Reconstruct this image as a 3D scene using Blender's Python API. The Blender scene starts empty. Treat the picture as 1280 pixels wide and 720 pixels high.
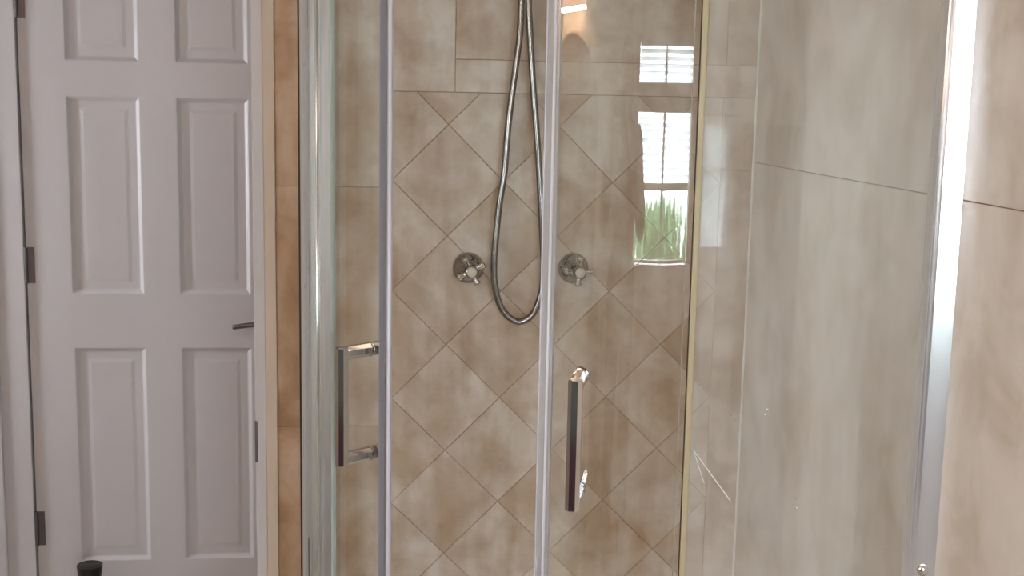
import bpy, bmesh, math, random
from mathutils import Vector, Matrix
random.seed(7)
R = math.radians
# ---------------------------------------------------------------- camera
cam_data = bpy.data.cameras.new('camera')
cam = bpy.data.objects.new('camera', cam_data)
bpy.context.scene.collection.objects.link(cam)
bpy.context.scene.camera = cam
cam_data.sensor_width = 36.0
cam_data.sensor_fit = 'HORIZONTAL'
cam_data.lens = 1547.98 / 1280 * 36
cam_data.clip_start = 0.02
EYE = 1.5
yaw, pitch, roll = R(6.1655), R(8.7479), R(1.1307)
F_ = Vector((math.sin(yaw) * math.cos(pitch), math.cos(yaw) * math.cos(pitch), -math.sin(pitch)))
R0 = Vector((math.cos(yaw), -math.sin(yaw), 0)); U0 = R0.cross(F_)
Rt = math.cos(roll) * R0 + math.sin(roll) * U0
Up = -math.sin(roll) * R0 + math.cos(roll) * U0
cam.matrix_world = Matrix(((Rt.x, Up.x, -F_.x, 0), (Rt.y, Up.y, -F_.y, 0), (Rt.z, Up.z, -F_.z, EYE), (0, 0, 0, 1)))
# ---------------------------------------------------------------- sky, light, exposure
SKY = 13.0
world = bpy.data.worlds.new('sky'); bpy.context.scene.world = world
world.use_nodes = True
bg = world.node_tree.nodes['Background']
bg.inputs['Color'].default_value = (0.88, 0.93, 1.0, 1)
bg.inputs['Strength'].default_value = SKY
vs = bpy.context.scene.view_settings
vs.view_transform = 'Standard'; vs.look = 'None'; vs.exposure = 1.27; vs.gamma = 1.0; vs.use_curve_mapping = False
COL = bpy.context.scene.collection

def area_light(name, loc, direction, sx, sy, power, color=(1, 1, 1), portal=False):
    l = bpy.data.lights.new(name, 'AREA'); l.shape = 'RECTANGLE'; l.size = sx; l.size_y = sy
    l.energy = power; l.color = color
    o = bpy.data.objects.new(name, l); COL.objects.link(o)
    o.location = loc; o.rotation_euler = Vector(direction).to_track_quat('-Z', 'Y').to_euler()
    if portal: l.cycles.is_portal = True
    return o
WY = -1.2                                   # wall with the window, behind the photographer
LIVE = (1.0, 0.50, 0.24)
area_light('daylight_portal', (0.51, WY - .14, 1.30), (0, 1, 0), 0.90, 0.86, 1, portal=True)
area_light('daylight_portal', (1.30, WY - .14, 1.30), (0, 1, 0), 0.40, 0.90, 1, portal=True)
area_light('daylight_portal', (-2.42, 3.06, 1.30), (1, 0, 0), 0.36, .74, 1, portal=True)

area_light('daylight_portal', (-2.02, .11, 1.44), (1, 0, 0), .52, .68, 1, portal=True)  # portal for the added left-wall window

# ---------------------------------------------------------------- helpers
def obj(name, bm, mat=None, parent=None, smooth=False, mats=None):
    me = bpy.data.meshes.new(name); bm.to_mesh(me); bm.free()
    for m in (mats or [mat]): me.materials.append(m)
    if smooth:
        for p in me.polygons: p.use_smooth = True
    o = bpy.data.objects.new(name, me); COL.objects.link(o)
    if parent:
        o.parent = parent
        o.matrix_parent_inverse = Matrix.Translation(-parent.location) @ Matrix.Identity(4) if False else Matrix.Identity(4)
        if parent.location.length > 0:
            me.transform(Matrix.Translation(-root_loc(parent)))
    return o
def root_loc(p):
    v = p.location.copy()
    while p.parent: p = p.parent; v += p.location
    return v
def tag(o, label=None, cat=None, group=None, kind=None):
    if label: o['label'] = label
    if cat: o['category'] = cat
    if group: o['group'] = group
    if kind: o['kind'] = kind
    return o
def thing(name, label, cat, loc=(0, 0, 0), group=None):
    o = bpy.data.objects.new(name, None); COL.objects.link(o); o.location = loc; o.empty_display_size = .05
    return tag(o, label, cat, group)
def box(bm, x0, x1, y0, y1, z0, z1, bev=0.0, seg=2):
    t = bmesh.new()
    r = bmesh.ops.create_cube(t, size=1)
    for v in t.verts:
        v.co = Vector((x0 + (v.co.x + .5) * (x1 - x0), y0 + (v.co.y + .5) * (y1 - y0), z0 + (v.co.z + .5) * (z1 - z0)))
    if bev > 0:
        bmesh.ops.bevel(t, geom=t.edges[:], offset=bev, segments=seg, affect='EDGES', profile=.5)
    me = bpy.data.meshes.new('t'); t.to_mesh(me); t.free(); bm.from_mesh(me); bpy.data.meshes.remove(me)
    return bm
def bx(*a, **k): return box(bmesh.new(), *a, **k)
def spline(pts, n=12):
    P = [Vector(p) for p in pts]; P = [2 * P[0] - P[1]] + P + [2 * P[-1] - P[-2]]; out = []
    for i in range(1, len(P) - 2):
        for k in range(n):
            t = k / n; a, b, c, d = P[i - 1:i + 3]
            out.append(.5 * ((2 * b) + (-a + c) * t + (2 * a - 5 * b + 4 * c - d) * t * t + (-a + 3 * b - 3 * c + d) * t ** 3))
    out.append(P[-2]); return out
def resample(P, step):
    out = [P[0].copy()]; acc = 0
    for a, b in zip(P, P[1:]):
        L = (b - a).length; s = 0
        while acc + (L - s) >= step:
            s += step - acc; acc = 0; out.append(a.lerp(b, s / L))
        acc += L - s
    return out
def sweep(bm, P, rad, seg=10, cap=True):
    T = []
    for i in range(len(P)):
        a = P[max(0, i - 1)]; b = P[min(len(P) - 1, i + 1)]; T.append((b - a).normalized())
    n = T[0].orthogonal().normalized(); rings = []
    for i, p in enumerate(P):
        n = (n - T[i] * n.dot(T[i])).normalized(); b = T[i].cross(n)
        r = rad(i) if callable(rad) else rad
        rings.append([bm.verts.new(p + r * (math.cos(2 * math.pi * k / seg) * n + math.sin(2 * math.pi * k / seg) * b)) for k in range(seg)])
    for A, B in zip(rings, rings[1:]):
        for k in range(seg): bm.faces.new((A[k], A[(k + 1) % seg], B[(k + 1) % seg], B[k]))
    if cap: bm.faces.new(list(reversed(rings[0]))); bm.faces.new(rings[-1])
    return bm
def lathe(prof, origin, axis, seg=32):
    """prof = (distance along axis, radius)"""
    o = Vector(origin); ax = Vector(axis).normalized(); u = ax.orthogonal().normalized(); v = ax.cross(u)
    bm = bmesh.new(); rings = []
    for d, r in prof:
        rings.append([bm.verts.new(o + ax * d + max(r, 1e-5) * (math.cos(2 * math.pi * k / seg) * u + math.sin(2 * math.pi * k / seg) * v)) for k in range(seg)])
    for A, B in zip(rings, rings[1:]):
        for k in range(seg): bm.faces.new((A[k], A[(k + 1) % seg], B[(k + 1) % seg], B[k]))
    bm.faces.new(list(reversed(rings[0]))); bm.faces.new(rings[-1])
    bmesh.ops.recalc_face_normals(bm, faces=bm.faces[:])
    return bm

# ---------------------------------------------------------------- materials
def mat(name):
    m = bpy.data.materials.new(name); m.use_nodes = True
    return m, m.node_tree, m.node_tree.nodes['Principled BSDF']
def simple(name, col, rough=.5, metal=0.0, bump=0.0, bscale=80, spec=.5, var=0.0):
    m, t, p = mat(name)
    p.inputs['Base Color'].default_value = (*col, 1); p.inputs['Roughness'].default_value = rough
    p.inputs['Metallic'].default_value = metal; p.inputs['Specular IOR Level'].default_value = spec
    g = t.nodes.new('ShaderNodeNewGeometry'); n = t.nodes.new('ShaderNodeTexNoise')
    n.inputs['Scale'].default_value = bscale; t.links.new(g.outputs['Position'], n.inputs['Vector'])
    if var > 0:
        r = t.nodes.new('ShaderNodeMapRange'); r.inputs[3].default_value = 1 - var; r.inputs[4].default_value = 1 + var
        t.links.new(n.outputs['Fac'], r.inputs[0])
        h = t.nodes.new('ShaderNodeHueSaturation'); h.inputs['Color'].default_value = (*col, 1)
        t.links.new(r.outputs[0], h.inputs['Value']); t.links.new(h.outputs[0], p.inputs['Base Color'])
    if bump > 0:
        b = t.nodes.new('ShaderNodeBump'); b.inputs['Strength'].default_value = bump; b.inputs['Distance'].default_value = .002
        t.links.new(n.outputs['Fac'], b.inputs['Height']); t.links.new(b.outputs[0], p.inputs['Normal'])
    return m
def tile_mat(name, light, mid, dark, rough=.32, streak=.5, fine=.6):
    m, t, p = mat(name); N = t.nodes.new; L = t.links.new
    g = N('ShaderNodeNewGeometry'); oi = N('ShaderNodeObjectInfo')
    off = N('ShaderNodeVectorMath'); off.operation = 'MULTIPLY_ADD'
    cb = N('ShaderNodeCombineXYZ')
    for i in range(3): L(oi.outputs['Random'], cb.inputs[i])
    off.inputs[1].default_value = (3.1, 4.7, 2.3)
    L(cb.outputs[0], off.inputs[0]); L(g.outputs['Position'], off.inputs[2])
    # large cloud shared by the wall, small cloud per tile
    n1 = N('ShaderNodeTexNoise'); n1.inputs['Scale'].default_value = 7.5; n1.inputs['Detail'].default_value = 5; n1.inputs['Distortion'].default_value = .6
    L(off.outputs[0], n1.inputs['Vector'])
    n2 = N('ShaderNodeTexNoise'); n2.inputs['Scale'].default_value = 26; n2.inputs['Detail'].default_value = 6; n2.inputs['Roughness'].default_value = .65
    L(off.outputs[0], n2.inputs['Vector'])
    st = N('ShaderNodeMapping'); st.inputs['Scale'].default_value = (13, 13, 1.6)
    L(g.outputs['Position'], st.inputs['Vector'])
    n3 = N('ShaderNodeTexNoise'); n3.inputs['Scale'].default_value = 1; n3.inputs['Detail'].default_value = 3
    L(st.outputs[0], n3.inputs['Vector'])
    r1 = N('ShaderNodeValToRGB'); e = r1.color_ramp.elements
    e[0].position = .34; e[0].color = (*dark, 1); e[1].position = .60; e[1].color = (*light, 1)
    k = e.new(.48); k.color = (*mid, 1)
    L(n1.outputs['Fac'], r1.inputs[0])
    mx = N('ShaderNodeMixRGB'); mx.blend_type = 'MULTIPLY'; mx.inputs[0].default_value = fine
    r2 = N('ShaderNodeValToRGB'); e = r2.color_ramp.elements; e[0].position = .3; e[0].color = (.78, .70, .61, 1); e[1].position = .56; e[1].color = (1, 1, 1, 1)
    L(n2.outputs['Fac'], r2.inputs[0]); L(r1.outputs[0], mx.inputs[1]); L(r2.outputs[0], mx.inputs[2])
    mx2 = N('ShaderNodeMixRGB'); mx2.blend_type = 'MULTIPLY'; mx2.inputs[0].default_value = streak
    r3 = N('ShaderNodeValToRGB'); e = r3.color_ramp.elements; e[0].position = .36; e[0].color = (.74, .62, .50, 1); e[1].position = .56; e[1].color = (1, 1, 1, 1)
    L(n3.outputs['Fac'], r3.inputs[0]); L(mx.outputs[0], mx2.inputs[1]); L(r3.outputs[0], mx2.inputs[2])
    hv = N('ShaderNodeHueSaturation'); mr = N('ShaderNodeMapRange'); mr.inputs[3].default_value = .97; mr.inputs[4].default_value = 1.03
    L(oi.outputs['Random'], mr.inputs[0]); L(mr.outputs[0], hv.inputs['Value']); L(mx2.outputs[0], hv.inputs['Color'])
    L(hv.outputs[0], p.inputs['Base Color'])
    rr = N('ShaderNodeMapRange'); rr.inputs[3].default_value = rough - .08; rr.inputs[4].default_value = rough + .12
    L(n2.outputs['Fac'], rr.inputs[0]); L(rr.outputs[0], p.inputs['Roughness'])
    bp = N('ShaderNodeBump'); bp.inputs['Strength'].default_value = .08; bp.inputs['Distance'].default_value = .002
    L(n2.outputs['Fac'], bp.inputs['Height']); L(bp.outputs[0], p.inputs['Normal'])
    return m
def glass_mat(name, tint=(.975, .985, .975), f0=.042, rough=0.0, haze=0.0):
    m = bpy.data.materials.new(name); m.use_nodes = True; t = m.node_tree; t.nodes.clear(); N = t.nodes.new; L = t.links.new
    out = N('ShaderNodeOutputMaterial'); mix = N('ShaderNodeMixShader'); tr = N('ShaderNodeBsdfTransparent'); gl = N('ShaderNodeBsdfGlossy')
    tr.inputs[0].default_value = (*tint, 1); gl.inputs['Roughness'].default_value = rough; gl.inputs[0].default_value = (1, 1, 1, 1)
    lw = N('ShaderNodeLayerWeight'); lw.inputs[0].default_value = .5
    pw = N('ShaderNodeMath'); pw.operation = 'POWER'; pw.inputs[1].default_value = 5
    ma = N('ShaderNodeMath'); ma.operation = 'MULTIPLY_ADD'; ma.inputs[1].default_value = 1 - f0; ma.inputs[2].default_value = f0
    L(lw.outputs['Facing'], pw.inputs[0]); L(pw.outputs[0], ma.inputs[0]); L(ma.outputs[0], mix.inputs[0])
    L(tr.outputs[0], mix.inputs[1]); L(gl.outputs[0], mix.inputs[2])
    if haze > 0:        # thin film of limescale
        df = N('ShaderNodeBsdfDiffuse'); df.inputs[0].default_value = (.9, .9, .9, 1)
        m2 = N('ShaderNodeMixShader'); g = N('ShaderNodeNewGeometry'); mp = N('ShaderNodeMapping'); mp.inputs['Scale'].default_value = (9, 9, .9)
        n = N('ShaderNodeTexNoise'); n.inputs['Scale'].default_value = 1.3; n.inputs['Detail'].default_value = 3
        L(g.outputs['Position'], mp.inputs[0]); L(mp.outputs[0], n.inputs['Vector'])
        r = N('ShaderNodeMapRange'); r.inputs[1].default_value = .35; r.inputs[2].default_value = .7; r.inputs[3].default_value = haze * .25; r.inputs[4].default_value = haze
        L(n.outputs['Fac'], r.inputs[0]); L(r.outputs[0], m2.inputs[0]); L(mix.outputs[0], m2.inputs[1]); L(df.outputs[0], m2.inputs[2])
        L(m2.outputs[0], out.inputs[0])
    else: L(mix.outputs[0], out.inputs[0])
    return m
def emit(name, col, s):
    m = bpy.data.materials.new(name); m.use_nodes = True; t = m.node_tree; t.nodes.clear()
    o = t.nodes.new('ShaderNodeOutputMaterial'); e = t.nodes.new('ShaderNodeEmission')
    e.inputs[0].default_value = (*col, 1); e.inputs[1].default_value = s; t.links.new(e.outputs[0], o.inputs[0]); return m

M_tile = tile_mat('beige_stone_tile', (.76, .69, .63), (.66, .56, .475), (.56, .43, .315), streak=.75)
M_tileS = tile_mat('beige_side_tile', (.76, .70, .65), (.70, .635, .575), (.61, .525, .44), rough=.30, streak=.2, fine=.12)
M_tile_warmlit = tile_mat('warm_lit_stone_tile', (.66, .50, .38), (.56, .39, .26), (.44, .29, .19), streak=.6)  # same stone, with the warm lamplight put into its colour
M_grout = simple('brown_grout', (.33, .215, .15), .9, var=.25, bscale=9)
M_white = simple('white_gloss_paint', (.66, .64, .67), .32, bump=.15, bscale=30, var=.02)
M_cream = simple('pale_wall_paint', (.76, .73, .70), .8, var=.03, bscale=6)
M_trimwarm = simple('cream_tile_trim', (.66, .56, .47), .45, var=.06, bscale=12)
M_chrome = simple('chrome', (.72, .71, .70), .09, 1.0)
M_fit = simple('darkened_chrome', (.52, .50, .48), .07, 1.0)
M_fit.node_tree.nodes['Principled BSDF'].inputs['Specular Tint'].default_value = (.3, .3, .3, 1)
M_steel = simple('hose_steel', (.34, .33, .32), .22, 1.0)
M_steel.node_tree.nodes['Principled BSDF'].inputs['Specular Tint'].default_value = (.12, .12, .12, 1)
M_alu = simple('polished_aluminium', (.80, .82, .88), .2, .8)
M_aluw = simple('satin_aluminium', (.66, .68, .67), .42, .6)
M_hinge = simple('dull_steel', (.20, .19, .21), .4, .9)
M_glass = glass_mat('clear_glass', haze=.02)
M_glassf = glass_mat('limescaled_glass', haze=.22)
M_gedge = simple('green_glass_edge', (.47, .56, .54), .12, 0)
M_seal = simple('pale_plastic_seal', (.70, .70, .80), .25)
M_sealfin = glass_mat('clear_plastic_fin', tint=(.80, .80, .84), f0=.06, rough=.15, haze=.42)
M_sealfin2 = glass_mat('smoky_plastic_fin', tint=(.66, .66, .73), f0=.06, rough=.15, haze=.14)
M_yellow = simple('yellowed_seal', (.50, .43, .27), .35)
M_dark = simple('dark_rubber', (.03, .028, .028), .5)
M_black = simple('black_plastic', (.012, .011, .012), .35)
M_ceramic = simple('white_ceramic', (.74, .72, .64), .12)
M_acryl = simple('white_acrylic', (.85, .85, .84), .2)
M_floor = simple('beige_floor', (.46, .39, .32), .4, var=.1, bscale=9)
M_ceil = simple('ceiling_paint', (.82, .80, .77), .9)
M_hall = simple('hall_paint', (.74, .73, .68), .8)
M_leaf = simple('hedge_green', (.13, .34, .15), .6, var=.35, bscale=14)
M_mirror = simple('mirror_silver', (.80, .80, .79), .02, 1.0)
M_lamp = emit('warm_lamp_glow', (1.0, .66, .40), 60)
M_wood = simple('dark_cupboard', (.10, .085, .075), .45, var=.15, bscale=12)
M_linen = simple('pale_linen', (.72, .72, .76), .9, var=.1, bscale=20)
M_tow = simple('rust_towel', (.42, .22, .12), .95, var=.2, bscale=25)

# ---------------------------------------------------------------- large structure
XR = 0.767; BY = 2.5; TH = 0.008
def structure(name, bm, m, parent=None, **k):
    o = obj(name, bm, m, parent, **k)
    if parent is None: o['kind'] = 'structure'
    return o
structure('floor', bx(-2.4, 2.5, WY - .1, 3.62, -.05, 0), M_floor)
structure('ceiling', bx(-2.5, 2.5, WY - .1, 3.62, 2.4, 2.45), M_ceil)
b = bmesh.new()
GY = BY + .002
DX0, DX1 = -1.06, -0.251                      # doorway
box(b, DX1 + .022, 1.0, GY, BY + .13, 0, 2.4); box(b, -2.4, DX0, GY, BY + .13, 0, 2.4); box(b, DX0, DX1 + .022, GY, BY + .13, 2.04, 2.4)
wall_back = structure('wall_back', b, M_grout)
wall_right = structure('wall_right', bx(XR + .002, 1.0, 1.0, GY, 0, 2.4), M_grout)
structure('wall_return', bx(1.0, 2.5, 1.0, 1.1, 0, 2.4), M_cream)
structure('wall_far_right', bx(2.4, 2.5, WY, 1.0, 0, 2.4), M_cream)
W3 = (-.15, .37, 1.10, 1.78)  # opening of the added window that brightens the right wall
b = bmesh.new(); box(b, -2.0, -1.9, WY, W3[0], 0, 2.4); box(b, -2.0, -1.9, W3[1], GY, 0, 2.4); box(b, -2.0, -1.9, W3[0], W3[1], 0, W3[2]); box(b, -2.0, -1.9, W3[0], W3[1], W3[3], 2.4)
structure('wall_left', b, M_cream)
# window wall with two openings
W1 = (.06, .96, .92, 1.71); W2 = (1.155, 1.24, .98, 1.425)
b = bmesh.new()
for x0, x1, z0, z1 in ((-2.0, W1[0], 0, 2.4), (W1[1], W2[0], 0, 2.4), (W2[1], 2.5, 0, 2.4),
                       (W1[0], W1[1], 0, W1[2]), (W1[0], W1[1], W1[3], 2.4), (W2[0], W2[1], 0, W2[2]), (W2[0], W2[1], W2[3], 2.4)):
    box(b, x0, x1, WY - .10, WY, z0, z1)
structure('wall_front', b, M_cream)
# hall beyond the doorway
HY = 3.5
b = bmesh.new(); box(b, -2.4, -1.075, HY + .0, HY + .12, 0, 2.4); box(b, -.13, .7, HY, HY + .12, 0, 2.4); box(b, -1.075, -.13, HY, HY + .12, 2.06, 2.4)
structure('wall_hall', b, M_hall)
structure('light_block_wall', bx(-1.3, .1, HY + .125, HY + .20, 0, 2.4), M_hall)  # backing added behind the far door to stop sky leaking through its gap
structure('wall_hall_right', bx(.6, .7, BY + .13, HY, 0, 2.4), M_hall)
b = bmesh.new(); box(b, -2.4, -2.3, BY + .13, 2.9, 0, 2.4); box(b, -2.4, -2.3, 3.22, HY, 0, 2.4); box(b, -2.4, -2.3, 2.9, 3.22, 0, .95); box(b, -2.4, -2.3, 2.9, 3.22, 1.65, 2.4)
structure('wall_hall_left', b, M_hall)

# ---- tiles -----------------------------------------------------------
def clip(poly, fn):
    out = []
    for i in range(len(poly)):
        a, b2 = poly[i], poly[(i + 1) % len(poly)]; fa, fb = fn(a), fn(b2)
        if fa >= 0: out.append(a)
        if (fa >= 0) != (fb >= 0):
            t = fa / (fa - fb); out.append((a[0] + (b2[0] - a[0]) * t, a[1] + (b2[1] - a[1]) * t))
    return out
def offset_in(poly, d):
    """shrink a convex CCW polygon by d"""
    out = poly[:]
    n = len(poly)
    for i in range(n):
        a, b2 = poly[i], poly[(i + 1) % n]; ex, ey = b2[0] - a[0], b2[1] - a[1]; L = math.hypot(ex, ey)
        if L < 1e-6: continue
        nx, ny = -ey / L, ex / L
        out = clip(out, lambda p, a=a, nx=nx, ny=ny: (p[0] - a[0]) * nx + (p[1] - a[1]) * ny - d)
        if len(out) < 3: return None
    return out
def tile(poly, to3, parent, m, gap=.00045, ch=.0006, depth=.0095, name='tile'):
    outer = offset_in(poly, gap)
    if not outer: return
    inner = offset_in(poly, gap + ch)
    if not inner: return
    # clean duplicates
    def clean(q):
        r = []
        for p in q:
            if not r or math.hypot(p[0] - r[-1][0], p[1] - r[-1][1]) > 1e-5: r.append(p)
        if math.hypot(r[0][0] - r[-1][0], r[0][1] - r[-1][1]) < 1e-5: r.pop()
        return r
    outer, inner = clean(outer), clean(inner)
    if len(outer) < 3 or len(inner) != len(outer): return
    proud = random.uniform(-.00025, .00025)
    bm = bmesh.new()
    A = [bm.verts.new(to3(p, -depth)) for p in outer]; B = [bm.verts.new(to3(p, -ch + proud)) for p in outer]; C_ = [bm.verts.new(to3(p, proud)) for p in inner]
    n = len(A)
    for X, Y in ((A, B), (B, C_)):
        for i in range(n): bm.faces.new((X[i], X[(i + 1) % n], Y[(i + 1) % n], Y[i]))
    bm.faces.new(C_)
    bmesh.ops.recalc_face_normals(bm, faces=bm.faces[:])
    return obj(name, bm, m, parent)
back3 = lambda p, d: Vector((p[0], BY - d, p[1]))
right3 = lambda p, d: Vector((XR - d, p[0], p[1]))
def rect(x0, x1, z0, z1): return [(x0, z0), (x1, z0), (x1, z1), (x0, z1)]
# diamond field
gx, gz, t_ = .13604, 1.44393, .11225
FX0, FX1, FZ1 = gx - t_, gx + 5 * t_, 1.508
for i in range(-1, 6):
    for j in range(-2, 14):
        if (i + j) % 2 == 0: continue
        cx, cz = gx + i * t_, gz - j * t_
        q = [(cx - t_, cz), (cx, cz - t_), (cx + t_, cz), (cx, cz + t_)]
        for fn in (lambda p: p[0] - FX0, lambda p: FX1 - p[0], lambda p: p[1], lambda p: FZ1 - p[1]):
            q = clip(q, fn)
            if len(q) < 3: break
        if len(q) >= 3: tile(q, back3, wall_back, M_tile)
LX = -.208
zs = [0, .331, .824, 1.317, 1.81, 2.4]
for z0, z1 in zip(zs, zs[1:]): tile(rect(LX, -.139, z0, z1), back3, wall_back, M_tile_warmlit); tile(rect(-.139, FX0, z0, z1), back3, wall_back, M_tile)
for x0, x1 in ((.148, XR),): tile(rect(x0, x1, FZ1, 1.573), back3, wall_back, M_tile)
for x0, x1 in ((FX0, .148), (.148, .70), (.70, XR)):
    tile(rect(x0, x1, 1.573 if x0 > .1 else FZ1, 2.065), back3, wall_back, M_tile); tile(rect(x0, x1, 2.065, 2.4), back3, wall_back, M_tile)
zr = [0, .47, 1.36, FZ1]
for z0, z1 in zip(zr, zr[1:]): tile(rect(FX1, XR, z0, z1), back3, wall_back, M_tile)
zr = [0, .40, 1.377, 2.08, 2.4]
for y0, y1 in ((1.0, 1.30), (1.30, 2.4995)):
    for z0, z1 in zip(zr, zr[1:]): tile(rect(y0, y1, z0, z1), right3, wall_right, M_tileS, gap=.0009)

structure('trim_8', sweep(bmesh.new(), resample([Vector((XR - .0005, BY - .0005, .13)), Vector((XR - .0005, BY - .0005, 2.39))], .03), lambda i: .0030 + .0009 * math.sin(i * 2.1) * math.sin(i * .7), 8), simple('white_silicone', (.85, .83, .80), .3))
# ---- near doorway: jamb, warm tile trim, strike plate -----------------
jamb = structure('trim_1', bx(DX1, -.2295, BY - .008, BY + .145, 0, 2.06, bev=.001), M_white)
o = obj('strike_plate', bx(DX1 - .0015, DX1 + .004, BY - .0095, BY + .03, .752, .838, bev=.0012), M_hinge, jamb)
structure('trim_2', bx(-.2294, LX + .0006, BY - .007, BY + .002, 0, 2.10, bev=.001), M_trimwarm)
structure('trim_3', bx(DX0 - .08, DX0, BY - .012, BY + .145, 0, 2.06, bev=.003), M_white)
structure('trim_4', bx(DX0 - .08, -.2295, BY - .012, BY + .145, 2.04, 2.12, bev=.003), M_white)

# ---- far door ---------------------------------------------------------
dx0, dx1 = -.967, -.241
PX = ((-.848, -.652), (-.556, -.360)); PZ = ((.160, .786), (.937, 1.482), (1.575, 1.868))
b = bmesh.new(); Z0, Z1 = .008, 1.985; FR = HY - .035; BK = HY + .004
# front of stiles and rails as one slab pierced by the six panels
xs = [dx0, PX[0][0], PX[0][1], PX[1][0], PX[1][1], dx1]; zz = [Z0, PZ[0][0], PZ[0][1], PZ[1][0], PZ[1][1], PZ[2][0], PZ[2][1], Z1]
xs_ = xs
verts = {}
def gv(x, y, z):
    k = (round(x, 5), round(y, 5), round(z, 5))
    if k not in verts: verts[k] = b.verts.new(k)
    return verts[k]
hole = lambda i, j: i in (1, 3) and j in (1, 3, 5)
FRy = HY
for i in range(5):
    for j in range(7):
        x0, x1, z0, z1 = xs_[i], xs_[i + 1], zz[j], zz[j + 1]
        if hole(i, j):
            for (a, c) in (((x0, z0), (x1, z0)), ((x1, z0), (x1, z1)), ((x1, z1), (x0, z1)), ((x0, z1), (x0, z0))):
                b.faces.new((gv(a[0], FRy, a[1]), gv(c[0], FRy, c[1]), gv(c[0], FRy + .035, c[1]), gv(a[0], FRy + .035, a[1])))
        else:
            for y in (FRy, FRy + .035): b.faces.new((gv(x0, y, z0), gv(x1, y, z0), gv(x1, y, z1), gv(x0, y, z1)))
for i in range(5):
    for z in (Z0, Z1): b.faces.new((gv(xs_[i], FRy, z), gv(xs_[i + 1], FRy, z), gv(xs_[i + 1], FRy + .035, z), gv(xs_[i], FRy + .035, z)))
for j in range(7):
    for x in (dx0, dx1): b.faces.new((gv(x, FRy, zz[j]), gv(x, FRy, zz[j + 1]), gv(x, FRy + .035, zz[j + 1]), gv(x, FRy + .035, zz[j])))
bmesh.ops.recalc_face_normals(b, faces=b.faces[:])
door = structure('door_1', b, M_white)
for (x0, x1) in PX:
    for (z0, z1) in PZ:
        b = bmesh.new(); rings = []
        for ins, dy in ((0, .0), (.0025, .0006), (.006, .004), (.012, .0088), (.015, .0095), (.034, .0092), (.044, .0078)):
            y = FRy + dy
            rings.append([b.verts.new((x0 + ins, y, z0 + ins)), b.verts.new((x1 - ins, y, z0 + ins)), b.verts.new((x1 - ins, y, z1 - ins)), b.verts.new((x0 + ins, y, z1 - ins))])
        for A, B in zip(rings, rings[1:]):
            for k in range(4): b.faces.new((A[k], A[(k + 1) % 4], B[(k + 1) % 4], B[k]))
        b.faces.new(rings[-1])
        obj('panel', b, M_white, door)
for z in (.262, 1.018, 1.735):
    b = bmesh.new(); box(b, dx0 + .001, dx0 + .022, FRy - .002, FRy, z - .05, z + .05)
    sweep(b, [Vector((dx0 - .001, FRy - .006, z - .05 + k * .02)) for k in range(6)], .0055, 10)
    for k in (-.032, 0, .032): sweep(b, [Vector((dx0 + .015, FRy - .0015, z + k)), Vector((dx0 + .015, FRy - .0032, z + k))], .003, 8)
    obj('hinge', b, M_hinge, door)
b = lathe([(0, .026), (.004, .026), (.008, .023), (.009, .010), (.045, .009)], (-.295, FRy, .862), (0, -1, 0), 20)
sweep(b, resample(spline([(-.295, FRy - .042, .862), (-.32, FRy - .046, .862), (-.37, FRy - .044, .857), (-.413, FRy - .040, .850)], 8), .006), lambda i: .0085 - .0001 * i, 10)
o = obj('lever_handle', b, simple('bronzed_steel', (.20, .16, .15), .3, .9), door, smooth=True)
# far door frame: stop, casing with stepped moulding
def casing(name, x0, x1, z1, d=1):
    b = bmesh.new(); s = (x1 - x0)
    box(b, x0, x1, HY - .012, HY + .11, 0, z1, bev=.002); 
    if d > 0: box(b, x0, x0 + s * .28, HY - .022, HY - .010, 0, z1, bev=.003)
    else: box(b, x1 - s * .28, x1, HY - .022, HY - .010, 0, z1, bev=.003)
    return structure(name, b, M_white)
structure('trim_9', bx(-1.0, dx0 + .014, HY + .037, HY + .06, 0, 2.0), M_white)
casing('trim_5', -1.075, dx0 - .004, 2.0)
casing('trim_6', dx1 + .004, -.13, 2.0, -1)
structure('trim_7', bx(-1.075, -.13, HY - .014, HY + .11, 1.99, 2.09, bev=.003), M_white)
structure('baseboard_hall', bx(-2.3, -1.08, HY - .014, HY, 0, .11, bev=.003), M_white)

# small black tapered pot on the hall floor
px, py = -.794, 3.35
t = thing('pot', 'small black tapered pot with a flared rim at the foot of the white panelled door', 'pot', (px, py, 0))
tilt = Matrix.Translation((px, py, 0)) @ Matrix.Rotation(R(1.0), 4, 'Y') @ Matrix.Translation((-px, -py, 0))
b = lathe([(0, .020), (.004, .022), (.10, .0245), (.17, .0300), (.200, .0335), (.206, .0332), (.2075, .0310)], (px, py, 0), (0, 0, 1), 32)
b.transform(tilt); obj('body', b, M_black, t, smooth=True)
b = bmesh.new(); sweep(b, [Vector((px + .0325 * math.cos(a * math.pi / 16), py + .0325 * math.sin(a * math.pi / 16), .207)) for a in range(33)], .0016, 6); b.transform(tilt)
obj('rim', b, M_black, t, smooth=True)

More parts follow.
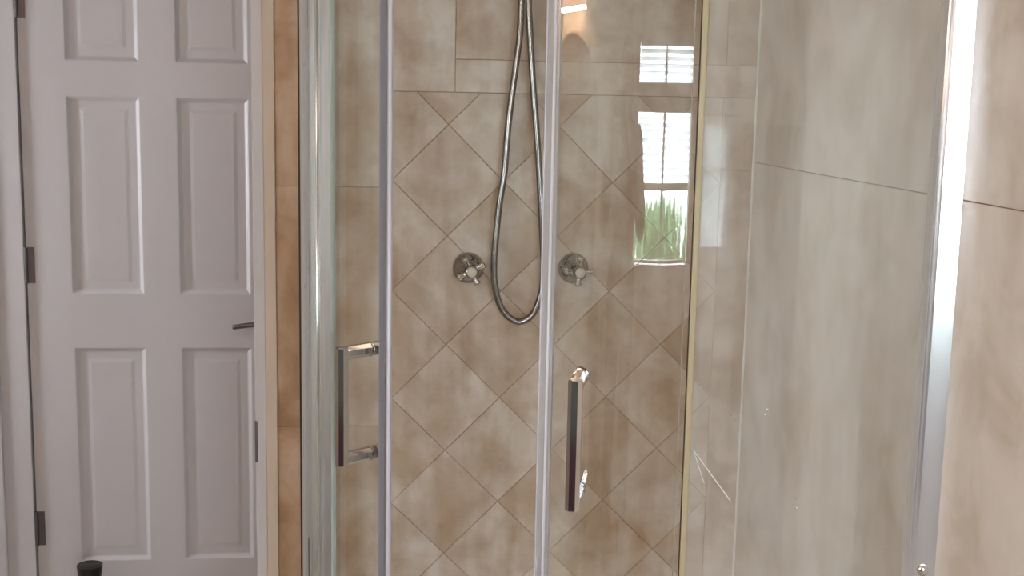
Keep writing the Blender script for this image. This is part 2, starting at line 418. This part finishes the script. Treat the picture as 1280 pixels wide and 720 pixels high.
# ---------------------------------------------------------------- shower enclosure
CX, CY, RAD = .4175, 2.15, .55
ENC_Z0, ENC_Z1 = .16, 1.98
def arc_pt(phi, r, z): return Vector((CX - r * math.cos(R(phi)), CY - r * math.sin(R(phi)), z))
def curved_slab(path_out, path_in, z0, z1):
    """glass slab: two smooth skins and separate narrow faces (material 1)"""
    bm = bmesh.new()
    def skin(path, flip):
        lo = [bm.verts.new((p[0], p[1], z0)) for p in path]; hi = [bm.verts.new((p[0], p[1], z1)) for p in path]
        for i in range(len(path) - 1):
            f = (lo[i], lo[i + 1], hi[i + 1], hi[i]); fa = bm.faces.new(f if not flip else tuple(reversed(f))); fa.smooth = True; fa.material_index = 0
    skin(path_out, False); skin(path_in, True)
    for k in (0, -1):
        a, c = path_out[k], path_in[k]
        f = bm.faces.new([bm.verts.new((a[0], a[1], z0)), bm.verts.new((c[0], c[1], z0)), bm.verts.new((c[0], c[1], z1)), bm.verts.new((a[0], a[1], z1))]); f.material_index = 1
    for z in (z0, z1):
        A = [bm.verts.new((p[0], p[1], z)) for p in path_out]; B = [bm.verts.new((p[0], p[1], z)) for p in path_in]
        for i in range(len(A) - 1):
            f = bm.faces.new((A[i], A[i + 1], B[i + 1], B[i])); f.material_index = 1
    return bm
def arcs(p0, p1, r, n=64): return [arc_pt(p0 + (p1 - p0) * k / n, r, 0)[:2] for k in range(n + 1)]
enc = thing('shower_enclosure', 'curved glass corner shower enclosure with aluminium frame, one sliding door part open', 'shower')
# wall profiles
b = bmesh.new(); box(b, -.153, -.119, BY - .055, BY - .0005, ENC_Z0, ENC_Z1, bev=.004); box(b, -.147, -.140, BY - .0575, BY - .05, ENC_Z0, ENC_Z1, bev=.001)
o = obj('wall_profile', b, M_aluw, enc); tag(o, 'satin grey wall profile')
obj('sealant', bx(-.1575, -.1525, BY - .004, BY + .0, ENC_Z0, ENC_Z1), M_dark, o)
b = bmesh.new(); prof = [(XR, 1.612), (XR - .028, 1.612), (XR - .0285, 1.580), (XR - .0275, 1.5765), (XR - .025, 1.5748), (XR - .020, 1.5732), (XR - .014, 1.5715), (XR - .008, 1.5697), (XR - .004, 1.5684), (XR, 1.5670)]
A = [b.verts.new((x, y, ENC_Z0)) for x, y in prof]; B = [b.verts.new((x, y, ENC_Z1)) for x, y in prof]
for k in range(len(A)): b.faces.new((A[k], A[(k + 1) % len(A)], B[(k + 1) % len(A)], B[k]))
b.faces.new(A); b.faces.new(list(reversed(B))); bmesh.ops.recalc_face_normals(b, faces=b.faces[:])
sweep(b, [Vector((XR - .0285, 1.584, z)) for z in (ENC_Z0, ENC_Z1)], .0022, 12)
o = obj('wall_profile', b, M_alu, enc); tag(o, 'polished chrome wall profile')
obj('gasket', bx(XR - .0262, XR - .0235, 1.606, 1.612, ENC_Z0, ENC_Z1), M_dark, o)
b = lathe([(0, .008), (.003, .0075), (.005, .004), (.0055, .001)], (XR - .016, 1.572, .862), (-.35, -1, 0), 16)
obj('screw_cap', b, M_chrome, o, smooth=True)
# fixed panels
po = [(-.1325 - .0030, BY - .04)] + [(-.1325 - .0030, BY - .04 - k * .031) for k in range(1, 10)] + arcs(0, 27.5, RAD + .003, 40)
pi = [(-.1325 + .0030, BY - .04)] + [(-.1325 + .0030, BY - .04 - k * .031) for k in range(1, 10)] + arcs(0, 27.5, RAD - .003, 40)
fl = obj('fixed_panel', curved_slab(po, pi, ENC_Z0, ENC_Z1), None, enc, mats=[M_glass, M_gedge])
bb = bmesh.new(); sweep(bb, [arc_pt(21.5, RAD + .004, z) for z in (ENC_Z0, ENC_Z1)], .0022, 12); o = obj('glint_strip', bb, M_alu, fl, smooth=True); tag(o, 'thin metal strip added for a vertical glint')  # strip added to give the curved glass edge a lamp glint
obj('gasket', bx(-.1388, -.1358, 2.142, 2.15, ENC_Z0, ENC_Z1), M_dark, fl)
b = curved_slab(arcs(24.0, 27.9, RAD + .007, 8), arcs(24.0, 27.9, RAD + .0035, 8), ENC_Z0, ENC_Z1)
obj('edge_seal', b, None, fl, mats=[M_sealfin, M_gedge])
fr = obj('fixed_panel', curved_slab([(.420, 1.597), (XR - .02, 1.597)], [(.420, 1.603), (XR - .02, 1.603)], ENC_Z0, ENC_Z1), None, enc, mats=[M_glassf, M_gedge])
o = obj('edge_seal', bx(.4125, .4205, 1.5955, 1.6045, ENC_Z0, ENC_Z1, bev=.001), M_yellow, fr); tag(o, 'yellowed vertical edge seal')
obj('gasket', bx(.4112, .4122, 1.5962, 1.599, ENC_Z0, ENC_Z1), M_dark, fr)
# hairline white lines on the fixed glass
def onfix(u, v): return Vector((u, 1.5962, v))
# sliding doors
def handle(phi, parent, z0=.962, z1=1.139):
    b = bmesh.new(); n = Vector((-math.cos(R(phi)), -math.sin(R(phi)), 0)); tdir = Vector((n.y, -n.x, 0)); w = .0093
    def bar(c0, c1, a1, a2):   # square section bar with chamfered edges between c0 and c1
        ax = (c1 - c0).normalized(); seg = []
        pr = [(w, w * .45), (w * .45, w), (-w * .45, w), (-w, w * .45), (-w, -w * .45), (-w * .45, -w), (w * .45, -w), (w, -w * .45)]
        rs = []
        for c, s in ((c0, .86), (c0 + ax * .0015, 1), (c1 - ax * .0015, 1), (c1, .86)):
            rs.append([b.verts.new(c + a1 * p * s + a2 * q * s) for p, q in pr])
        for A, B in zip(rs, rs[1:]):
            for k in range(8): b.faces.new((A[k], A[(k + 1) % 8], B[(k + 1) % 8], B[k]))
        b.faces.new(list(reversed(rs[0]))); b.faces.new(rs[-1])
    g = arc_pt(phi, RAD + .004, 0); out = n * (.052 if phi < 45 else .062)
    zv = Vector((0, 0, 1))
    bar(g + out + zv * z0, g + out + zv * z1, n, tdir)
    for z in (z0 + w, z1 - w):
        bar(g + zv * z, g + out * .95 + zv * z, tdir, zv)
        bb = lathe([(0, .0112), (.002, .0112), (.0025, .009)], g + zv * z, n, 20); me = bpy.data.meshes.new('t'); bb.to_mesh(me); bb.free(); b.from_mesh(me); bpy.data.meshes.remove(me)
        bb = lathe([(0, .0105), (.009, .0105), (.011, .009), (.0115, .003)], arc_pt(phi, RAD - .004, z), -n, 20); me = bpy.data.meshes.new('t'); bb.to_mesh(me); bb.free(); b.from_mesh(me); bpy.data.meshes.remove(me)
    bmesh.ops.recalc_face_normals(b, faces=b.faces[:])
    o = obj('handle', b, M_chrome, parent); tag(o, 'chrome bar pull handle'); return o
def sliding(p0, p1, edge, hphi, sgn):
    d = obj('sliding_door', curved_slab(arcs(p0, p1, RAD + .003), arcs(p0, p1, RAD - .003), ENC_Z0 + .01, ENC_Z1 - .01), None, enc, mats=[M_glass, M_gedge])
    e0, e1 = (edge - 1.7, edge) if sgn > 0 else (edge, edge + 1.7)
    b = curved_slab(arcs(e0, e1, RAD + .0055, 8), arcs(e0, e1, RAD - .0055, 8), ENC_Z0 + .01, ENC_Z1 - .01)
    s = obj('edge_seal', b, None, d, mats=[M_sealfin2 if sgn > 0 else M_sealfin, M_seal])
    bb = bmesh.new(); sweep(bb, [arc_pt(edge, RAD, z) for z in (ENC_Z0 + .01, ENC_Z1 - .01)], .0032, 10)
    if sgn < 0:
        sweep(bb, [arc_pt(edge + 1.1, RAD + .006, z) for z in (ENC_Z0 + .01, ENC_Z1 - .01)], .0022, 8)
    o = obj('seal_bead', bb, M_seal, d, smooth=True)
    handle(hphi, d)
    return d
left_d = sliding(2.0, 42.4, 42.8, 38.9, 1)
right_d = sliding(69.2, 88.6, 68.8, 74.6, -1)
# rails and rollers (above and below the picture)
def rail(z0, z1, name):
    po = [(-.146, BY - .02), (-.146, CY)] + arcs(0, 90, RAD + .0135, 48) + [(XR - .002, CY - RAD - .0135)]
    pi = [(-.119, BY - .02), (-.119, CY)] + arcs(0, 90, RAD - .0135, 48) + [(XR - .002, CY - RAD + .0135)]
    b = curved_slab(po, pi, z0, z1); return obj(name, b, None, enc, mats=[M_alu, M_alu])
rail(ENC_Z1 - .005, ENC_Z1 + .035, 'top_rail'); rail(ENC_Z0 - .030, ENC_Z0 + .002, 'bottom_rail')
# shower tray
b = bmesh.new(); out = [(-.16, 2.497), (-.16, CY)] + [tuple(arc_pt(k * 90 / 24, RAD + .035, 0)[:2]) for k in range(25)] + [(XR - .001, CY - RAD - .035), (XR - .001, 2.497)]
def ring(s, z): return [b.verts.new((.33 + (x - .33) * s, 2.05 + (y - 2.05) * s, z)) for x, y in out]
rs = [ring(1, 0), ring(1, .125), ring(.985, .130), ring(.90, .130), ring(.86, .085), ring(.2, .075)]
for A, B in zip(rs, rs[1:]):
    for k in range(len(A)): b.faces.new((A[k], A[(k + 1) % len(A)], B[(k + 1) % len(A)], B[k]))
b.faces.new(rs[-1]); bmesh.ops.recalc_face_normals(b, faces=b.faces[:])
tag(obj('shower_tray', b, M_acryl), 'white acrylic quadrant tray under the glass enclosure', 'tray')

# ---------------------------------------------------------------- shower fittings on the back wall
def valve(x, z, ang, hub_dx, label):
    t = thing('shower_valve', label, 'valve', (x, BY, z), 'cross-head shower valves')
    obj('escutcheon', lathe([(0, .0315), (.003, .0318), (.008, .029), (.014, .022), (.018, .015), (.024, .0135), (.030, .0125)], (x, BY, z), (0, -1, 0), 40), M_fit, t, smooth=True)
    yh = BY - .052; c = Vector((x + hub_dx, yh, z))
    obj('hub', lathe([(0, .010), (.022, .0105), (.030, .0125), (.040, .013), (.046, .0125), (.048, .0108)], (x, BY - .022, z), Vector((hub_dx, -.040, 0)), 32), M_fit, t, smooth=True)
    obj('button', lathe([(0, .0102), (.003, .0100), (.005, .0080), (.006, .002)], c + Vector((0, -.0175, 0)), (0, -1, 0), 24), M_ceramic, t, smooth=True)
    for k in range(4):
        a = R(ang + 90 * k); d = Vector((math.cos(a), -.10, math.sin(a)))
        P = [c + d * s for s in (.008, .012, .016, .020, .0235, .026, .0285, .030, .031)]
        rr = (.0060, .0050, .0046, .0050, .0062, .0072, .0068, .0046, .0015)
        b = bmesh.new(); sweep(b, P, lambda i: rr[i], 14); obj('arm', b, M_chrome, t, smooth=True)
    return t
valve(.1795, 1.155, 28, .002, 'chrome cross-head shower valve on the tiles left of the hanging hose')
valve(.3955, 1.155, -2, .004, 'chrome cross-head shower valve right of the hanging hose, seen through the curved glass')
from math import sqrt
# hose: picture points traced onto the plane 5 cm in front of the wall
def on_plane(u, v, Y):
    f = 1547.98; d = F_ + Rt * ((u - 640) / f) + Up * ((360 - v) / f)
    p = Vector((0, 0, EYE)) + d * (Y / d.y); return p
hp = [(652, -4), (650, 40), (643.7, 90), (636, 150), (630.5, 215), (625, 250), (620.5, 290), (617.5, 330), (619.5, 362), (628, 387), (646, 402), (664, 395), (675, 372), (679.5, 340), (677.5, 285), (674, 215), (670, 155), (666, 102), (662.5, 40), (661, -4)]
pts = [on_plane(u, v, BY - .045) for u, v in hp]
p0, p1 = pts[0], pts[-1]
pts = [Vector((p0.x + .012, BY - .055, 2.02)), Vector((p0.x + .008, BY - .05, 1.86))] + pts + [Vector((p1.x + .004, BY - .05, 1.80)), Vector((p1.x + .005, BY - .035, 1.86)), Vector((p1.x + .005, BY - .006, 1.875))]
path = resample(spline(pts, 14), .0017)
b = bmesh.new(); sweep(b, path, lambda i: .0066 + (.0002 if i % 2 else -.0001), 12)
hose = thing('shower_hose', 'grey ribbed metal shower hose hanging in a long loop between two valves', 'hose', (0, 0, 0))
obj('flexible_tube', b, M_steel, hose, smooth=True)
obj('coupling', lathe([(0, .010), (.018, .011), (.03, .009)], path[0] - Vector((0, 0, .015)), (0, 0, 1), 20), M_chrome, hose, smooth=True)
obj('wall_outlet', lathe([(0, .022), (.004, .022), (.010, .012), (.03, .011)], (path[-1].x, BY, path[-1].z), (0, -1, 0), 24), M_chrome, hose, smooth=True)
# hand shower on its bracket, just above the picture
x = path[0].x
t = thing('hand_shower', 'chrome hand shower on wall bracket above the hose loop', 'shower head', (x, BY, 2.02))
b = bmesh.new(); sweep(b, resample(spline([(x, BY - .055, 2.02), (x, BY - .062, 2.08), (x, BY - .085, 2.16), (x, BY - .11, 2.21)], 8), .01), lambda i: .011 + .0003 * i, 14)
obj('grip', b, M_chrome, t, smooth=True)
obj('spray_head', lathe([(0, .012), (.012, .030), (.026, .044), (.032, .045), (.034, .040)], (x, BY - .10, 2.215), (0, -.8, -.6), 32), M_chrome, t, smooth=True)
obj('bracket', bx(x - .016, x + .016, BY - .07, BY - .0005, 2.04, 2.075, bev=.006), M_chrome, t, smooth=True)

# small glossy beads and thin white lines on the fixed panel
def on_fixed(u, v): return on_plane(u, v, 1.5966)
b = bmesh.new()
for A, B, r in (((867, 563), (913, 626), .0007), ((867, 563), (880, 604), .0004)):
    sweep(b, [on_fixed(*A), (on_fixed(*A) + on_fixed(*B)) / 2, on_fixed(*B)], lambda i, r=r: r if i else r * .5, 6)
o = obj('white_lines', b, simple('white_line', (.95, .95, .97), .3), fr); tag(o, 'thin white V-shaped lines on the glass')
for u, v, r in ((914, 518, .0016), (919, 524, .0017), (929, 517, .0014), (959, 512, .0019), (956, 518, .0014), (995, 623, .0014), (995, 635, .0016), (1107, 684, .0013)):
    p = on_fixed(u, v); obj('small_bead', lathe([(0, r), (r * .5, r * .85), (r * .85, r * .5), (r, r * .1)], p, (0, -1, 0), 12), simple('glossy_bead', (.8, .8, .82), .05, .6), fr, smooth=True)

# ---------------------------------------------------------------- window behind the photographer (mirrored in the glass)
def window(name, X0, X1, Z0_, Z1_, xb, zb, mx=.02, glass=True):
    root = structure(name, bx(X0 - .06, X1 + .06, WY - .001, WY + .018, Z1_ - .005, Z1_ + .065, bev=.003), M_white)
    def part(nm, *a): return obj(nm, bx(*a, bev=.002), M_white, root)
    part('window_frame', X0 - .06, X0 + .005, WY - .001, WY + .018, Z0_ - .06, Z1_); part('window_frame', X1 - .005, X1 + .06, WY - .001, WY + .018, Z0_ - .06, Z1_)
    part('window_sill', X0 - .08, X1 + .08, WY - .09, WY + .05, Z0_ - .03, Z0_)
    for x, w in xb: part('mullion', x - w, x + w, WY - .012, WY + .010, Z0_, Z1_)
    for z, w in zb: part('rail', X0, X1, WY - .012, WY + .008, z - w, z + w)
    obj('pane', bx(X0, X1, WY - .074, WY - .070, Z0_, Z1_), M_glass, root)
    return root
w1 = window('window_1', *W1, [(.51, .019)], [(1.51, .052), (1.195, .014)])
b = bmesh.new()
blind = thing('venetian_blind', 'white slatted blind half lowered in the window behind the camera', 'blind', (.51, WY - .03, 1.71))
obj('headrail', bx(W1[0] + .01, W1[1] - .01, WY - .045, WY - .012, 1.69, 1.709, bev=.003), M_white, blind)
M_slat = bpy.data.materials.new('white_slat'); M_slat.use_nodes = True; nt = M_slat.node_tree; nt.nodes.clear()
o_ = nt.nodes.new('ShaderNodeOutputMaterial'); tl = nt.nodes.new('ShaderNodeBsdfTranslucent'); df = nt.nodes.new('ShaderNodeBsdfDiffuse'); ms = nt.nodes.new('ShaderNodeMixShader')
tl.inputs[0].default_value = (.90, .93, .97, 1); df.inputs[0].default_value = (.85, .86, .88, 1); ms.inputs[0].default_value = .12
nt.links.new(tl.outputs[0], ms.inputs[1]); nt.links.new(df.outputs[0], ms.inputs[2]); nt.links.new(ms.outputs[0], o_.inputs[0])
k = 0
z = 1.672
while z > 1.215:
    bb = bmesh.new(); a = R(38)
    box(bb, W1[0] + .012, W1[1] - .012, -.0115, .0115, -.0008, .0008); bb.transform(Matrix.Translation((0, WY - .028, z)) @ Matrix.Rotation(a, 4, 'X'))
    obj('slat', bb, M_slat, blind); z -= .026
for x in (.2, .82):
    bb = bmesh.new(); sweep(bb, [Vector((x, WY - .028, 1.69)), Vector((x, WY - .028, 1.21))], .001, 6); obj('ladder_cord', bb, M_slat, blind)
window('window_2', *W2, [], [(1.26, .012)])
w3 = structure('fill_window', bx(-1.905, -1.882, W3[0] - .06, W3[1] + .06, W3[3] - .005, W3[3] + .06, bev=.003), M_white)  # unseen window, added as fill light from the left
for y in (W3[0] - .03, (W3[0] + W3[1]) / 2, W3[1] + .03): obj('window_frame', bx(-1.91, -1.882, y - .028, y + .028, W3[2], W3[3], bev=.003), M_white, w3)  # frame of the added fill window
obj('window_sill', bx(-1.99, -1.86, W3[0] - .07, W3[1] + .07, W3[2] - .03, W3[2], bev=.003), M_white, w3); obj('pane', bx(-1.965, -1.961, W3[0], W3[1], W3[2], W3[3]), M_glass, w3)
t = thing('net_curtain', 'pale bluish net curtain across the narrow window behind the camera', 'curtain', (1.2, WY, 1.46))
b = bmesh.new(); n = 48
for zz_ in (.955, 1.45):
    pass
lo = [b.verts.new((1.13 + .14 * k / n, WY + .035 + .006 * math.sin(k * 1.3) + .003 * math.sin(k * .45), .955 + .03 * k / n)) for k in range(n + 1)]
hi = [b.verts.new((1.145 + .105 * k / n, WY + .035 + .004 * math.sin(k * 1.3), 1.45)) for k in range(n + 1)]
for k in range(n): b.faces.new((lo[k], lo[k + 1], hi[k + 1], hi[k]))
m = bpy.data.materials.new('net_cloth'); m.use_nodes = True; nt = m.node_tree; nt.nodes.clear()
o_ = nt.nodes.new('ShaderNodeOutputMaterial'); tl = nt.nodes.new('ShaderNodeBsdfTranslucent'); df = nt.nodes.new('ShaderNodeBsdfDiffuse'); ms = nt.nodes.new('ShaderNodeMixShader')
tl.inputs[0].default_value = (.80, .90, .98, 1); df.inputs[0].default_value = (.7, .74, .8, 1); ms.inputs[0].default_value = .08
nt.links.new(tl.outputs[0], ms.inputs[1]); nt.links.new(df.outputs[0], ms.inputs[2]); nt.links.new(ms.outputs[0], o_.inputs[0])
obj('cloth', b, m, t, smooth=True)
b = bmesh.new(); sweep(b, [Vector((1.12, WY + .035, 1.452)), Vector((1.28, WY + .035, 1.452))], .005, 8); obj('curtain_rod', b, M_chrome, t)

# hedge outside the lower panes (solid leaf clumps)
for hx, hw in ((.55, .75),):
    t = thing('hedge', 'green garden hedge outside, seen mirrored in the lower window panes', 'hedge', (hx, WY - 1.6, 0))
    rnd = random.Random(int(hx * 100)); b = bmesh.new()
    for _ in range(2600):
        c = Vector((hx + rnd.gauss(0, hw * .5), WY - 1.6 + rnd.uniform(-.25, .25), rnd.uniform(.0, 1.0) ** .8 * .98))
        s = rnd.uniform(.03, .08); q = Matrix.Rotation(rnd.uniform(0, 6.3), 3, 'Z') @ Matrix.Rotation(rnd.uniform(-1, 1), 3, 'X')
        vs_ = [b.verts.new(c + q @ Vector(v)) for v in ((-s * .4, 0, 0), (0, .01, -s * 1.4), (s * .4, 0, 0), (0, -.01, s * 1.4))]; b.faces.new(vs_)
    o = obj('foliage', b, M_leaf, t); o['kind'] = 'stuff'
    b = bmesh.new()
    for k in range(5): sweep(b, resample([Vector((hx + .05 * k - .1, WY - 1.6, 0)), Vector((hx + (k - 2) * hw * .25, WY - 1.6, .8))], .1), .012, 6)
    obj('stem', b, M_wood, t)
structure('ground', bx(-6, 6, -9, WY - .1, -.3, -.05), simple('lawn_green', (.14, .24, .09), .9, var=.3, bscale=8))

# arched panel with a warm lamp over it (seen mirrored in the right door)
mxc, mw, mz0, mz1 = -1.18, .52, .80, 1.735
def arch(w, zt, y):
    pts = [(mxc - w, y, mz0), (mxc + w, y, mz0)]
    pts += [(mxc + w * math.cos(a), y, zt - .34 + .34 * math.sin(a)) for a in [math.pi * k / 20 for k in range(21)]]
    return pts
t = thing('arched_panel', 'dark arched wall panel under a warm light strip behind the camera', 'panel', (mxc, WY, mz0))
b = bmesh.new(); A = [b.verts.new(p) for p in arch(mw, mz1, WY + .012)]; B = [b.verts.new(p) for p in arch(mw, mz1, WY + .001)]
for k in range(len(A)): b.faces.new((A[k], A[(k + 1) % len(A)], B[(k + 1) % len(A)], B[k]))
b.faces.new(A); b.faces.new(list(reversed(B))); bmesh.ops.recalc_face_normals(b, faces=b.faces[:])
obj('panel_face', b, simple('dark_taupe_board', (.13, .12, .105), .5, var=.08, bscale=8), t)
b = bmesh.new(); sweep(b, [Vector(p) for p in arch(mw + .01, mz1 + .01, WY + .012) + [(mxc - mw - .01, WY + .012, mz0)]], .012, 8); obj('panel_frame', b, M_wood, t, smooth=True)
t = thing('wall_lamp', 'warm glowing strip lamp on the wall above the dark arched panel', 'lamp', (-1.16, WY, 1.86))
obj('back_plate', bx(-1.42, -.90, WY + .001, WY + .03, 1.83, 1.99, bev=.005), M_chrome, t)
obj('diffuser', bx(-1.40, -.92, WY + .03, WY + .09, 1.825, 1.840, bev=.004), M_lamp, t)
obj('shade', bx(-1.40, -.92, WY + .03, WY + .09, 1.842, 1.97, bev=.006), emit('pink_shade_glow', (1.0, .58, .42), 3.0), t)
# ceiling light
t = thing('ceiling_light', 'round warm ceiling light above the bathroom floor', 'lamp', (-.5, .9, 2.4))
obj('base', lathe([(0, .19), (.03, .19), (.035, .17)], (-.5, .9, 2.4), (0, 0, -1), 40), M_chrome, t, smooth=True)
obj('diffuser', lathe([(.03, .175), (.06, .165), (.08, .13), (.092, .06), (.094, .005)], (-.5, .9, 2.4), (0, 0, -1), 40), emit('ceiling_lamp_glow', (1.0, .76, .58), 6), t, smooth=True)
# cupboard and hanging towels in the far corner, mirrored in the fixed pane
t = thing('cupboard', 'tall dark cupboard against the window wall behind the camera', 'cupboard', (1.45, WY, 0))
obj('body', bx(1.30, 1.48, WY + .001, WY + .30, .0, 1.42, bev=.004), M_wood, t)
obj('door', bx(1.305, 1.475, WY + .301, WY + .315, .04, 1.41, bev=.003), M_wood, t)

# the photographer, seen only as a dark shape in the glass and chrome
def blob(bm, c, r, seg=16):
    t = bmesh.new(); bmesh.ops.create_uvsphere(t, u_segments=seg, v_segments=seg // 2 + 2, radius=1)
    for v in t.verts: v.co = Vector((c[0] + v.co.x * r[0], c[1] + v.co.y * r[1], c[2] + v.co.z * r[2]))
    me = bpy.data.meshes.new('t'); t.to_mesh(me); t.free(); bm.from_mesh(me); bpy.data.meshes.remove(me)
def limb(bm, pts, rads, seg=14):
    n = 8; P = spline(pts, n); m_ = len(P)
    def rad(i):
        f = i / n; k = min(int(f), len(rads) - 2); return rads[k] + (rads[k + 1] - rads[k]) * (f - k)
    sweep(bm, P, rad, seg)
    blob(bm, P[0], (rads[0],) * 3, seg); blob(bm, P[-1], (rads[-1],) * 3, seg)
def remesh(o, vox, it=6):
    r = o.modifiers.new('remesh', 'REMESH'); r.mode = 'VOXEL'; r.voxel_size = vox; r.use_smooth_shade = True
    m_ = o.modifiers.new('smooth', 'SMOOTH'); m_.iterations = it; m_.factor = .5
PX_, PY_ = -.02, -.46
t = thing('person', 'person in dark grey top and plum trousers holding up a phone, mirrored in the glass', 'person', (PX_, PY_, 0))
M_skin = simple('skin', (.50, .31, .23), .5, var=.05, bscale=30); M_top = simple('dark_grey_knit', (.055, .06, .058), .85, var=.2, bscale=60)
M_trs = simple('plum_cloth', (.11, .045, .07), .85, var=.2, bscale=50); M_hair = simple('brown_hair', (.06, .035, .022), .5, var=.3, bscale=90)
X, Y = PX_, PY_
b = bmesh.new()
blob(b, (X, Y + .02, 1.575), (.073, .088, .098), 24); blob(b, (X, Y + .055, 1.515), (.052, .055, .045), 20)          # skull, jaw
limb(b, [(X, Y - .005, 1.38), (X, Y + .005, 1.45), (X, Y + .015, 1.52)], [.055, .05, .05])
limb(b, [(X, Y + .100, 1.575), (X, Y + .117, 1.545)], [.008, .013])                                                  # nose
for sx in (-1, 1):
    blob(b, (X + sx * .074, Y, 1.555), (.008, .017, .027), 12)                                                  # ears
    limb(b, [(X + sx * .014, Y + .105, 1.508), (X, Y + .110, 1.508)], [.006, .007])                                   # lips
    limb(b, [(X + sx * .17, Y, 1.37), (X + sx * .235, Y + .09, 1.14), (X + sx * .155, Y + .31, 1.32), (X + sx * .098, Y + .405, 1.46)], [.050, .040, .033, .026])
    limb(b, [(X + sx * .095, Y + .40, 1.455), (X + sx * .088, Y + .405, 1.495)], [.028, .026])             # palm
    for q in range(4):
        z = 1.520 - q * .017; L_ = (.9, 1, .95, .8)[q]
        limb(b, [(X + sx * .098, Y + .41, z - .006), (X + sx * .0885, Y + .43, z), (X + sx * .088, Y + .451, z + .002), (X + sx * (.088 - .020 * L_), Y + .4525, z + .002)], [.0095, .0085, .0078, .007], 10)
    limb(b, [(X + sx * .085, Y + .40, 1.475), (X + sx * .072, Y + .412, 1.487), (X + sx * .056, Y + .414, 1.492)], [.011, .010, .008], 10)
limb(b, [(X, Y, 1.36), (X, Y, 1.15), (X, Y, .95)], [.09, .10, .11])
for sx in (-1, 1): limb(b, [(X + sx * .09, Y, .92), (X + sx * .10, Y + .015, .50), (X + sx * .105, Y - .02, .09)], [.078, .052, .036]); limb(b, [(X + sx * .105, Y - .02, .055), (X + sx * .12, Y + .13, .035)], [.035, .03])
body = obj('body', b, M_skin, t); remesh(body, .004, 4)
for sx in (-1, 1): obj('eye', lathe([(0, .010), (.004, .009), (.006, .004)], (X + sx * .031, Y + .098, 1.578), (0, 1, 0), 14), M_ceramic, body, smooth=True)
b = bmesh.new()
limb(b, [(X, Y, 1.39), (X, Y - .0, 1.28), (X, Y, 1.12), (X, Y, .93)], [.085, .125, .115, .135], 24)
for sx in (-1, 1):
    limb(b, [(X + sx * .05, Y, 1.385), (X + sx * .15, Y, 1.365)], [.065, .062]); blob(b, (X + sx * .075, Y, 1.24), (.095, .115, .14), 20); blob(b, (X + sx * .07, Y, .98), (.10, .115, .10), 20)
    limb(b, [(X + sx * .165, Y, 1.37), (X + sx * .238, Y + .09, 1.14), (X + sx * .160, Y + .30, 1.31)], [.062, .054, .046])
top = obj('top', b, M_top, t); remesh(top, .008, 6)
b = bmesh.new()
for sx in (-1, 1): limb(b, [(X + sx * .085, Y, .93), (X + sx * .10, Y + .02, .50), (X + sx * .105, Y - .02, .12)], [.098, .070, .058]); blob(b, (X + sx * .07, Y - .02, .90), (.10, .12, .11), 20)
trs = obj('trousers', b, M_trs, t); remesh(trs, .008, 6)
for sx in (-1, 1):
    b = bmesh.new(); limb(b, [(X + sx * .105, Y - .055, .046), (X + sx * .112, Y + .04, .044), (X + sx * .122, Y + .15, .038)], [.040, .044, .036]); box(b, X + sx * .115 - .04, X + sx * .115 + .04, Y - .095, Y + .185, .001, .02, bev=.006)
    o = obj('shoe', b, M_black, t); remesh(o, .006, 3)
b = bmesh.new(); blob(b, (X, Y - .008, 1.60), (.086, .095, .092), 24); blob(b, (X, Y - .06, 1.53), (.075, .05, .10), 20)
o = obj('hair', b, M_hair, t); remesh(o, .006, 3)
ph = thing('phone', 'black phone held up landscape in both hands of the photographer', 'phone', (-.02, -.03, 1.487))
obj('body', bx(-.092, .052, -.030, -.023, 1.450, 1.524, bev=.003), M_black, ph); obj('lens', lathe([(0, .007), (.002, .007), (.0025, .0055)], (0, -.0235, 1.50), (0, 1, 0), 20), M_chrome, ph)

# unseen cabinet added so the chrome handles mirror something dark
t = thing('reflection_cabinet', 'dark grey cabinet with a black worktop, added to darken the handle reflections', 'cabinet', (-1.15, WY, 0))
obj('body', bx(-1.80, -.52, WY + .001, WY + .48, .001, .76, bev=.004), simple('dark_grey_green', (.045, .055, .05), .4), t)
M_vd = simple('grey_green_front', (.15, .175, .175), .35)
for k in range(3): obj('added_drawer', bx(-1.79 + k * .425, -1.375 + k * .425, WY + .481, WY + .499, .06, .36, bev=.004), M_trs, t); d = obj('door', bx(-1.79 + k * .425, -1.375 + k * .425, WY + .481, WY + .499, .38, .74, bev=.004), M_vd, t); obj('added_knob', lathe([(0, .006), (.012, .006), (.016, .013), (.022, .012), (.025, .004)], (-1.42 + k * .425, WY + .499, .62), (0, 1, 0), 16), M_chrome, d, smooth=True)  # drawers and doors of the added cabinet
obj('added_worktop', bx(-1.82, -.50, WY + .001, WY + .51, .761, .79, bev=.004), M_black, t)
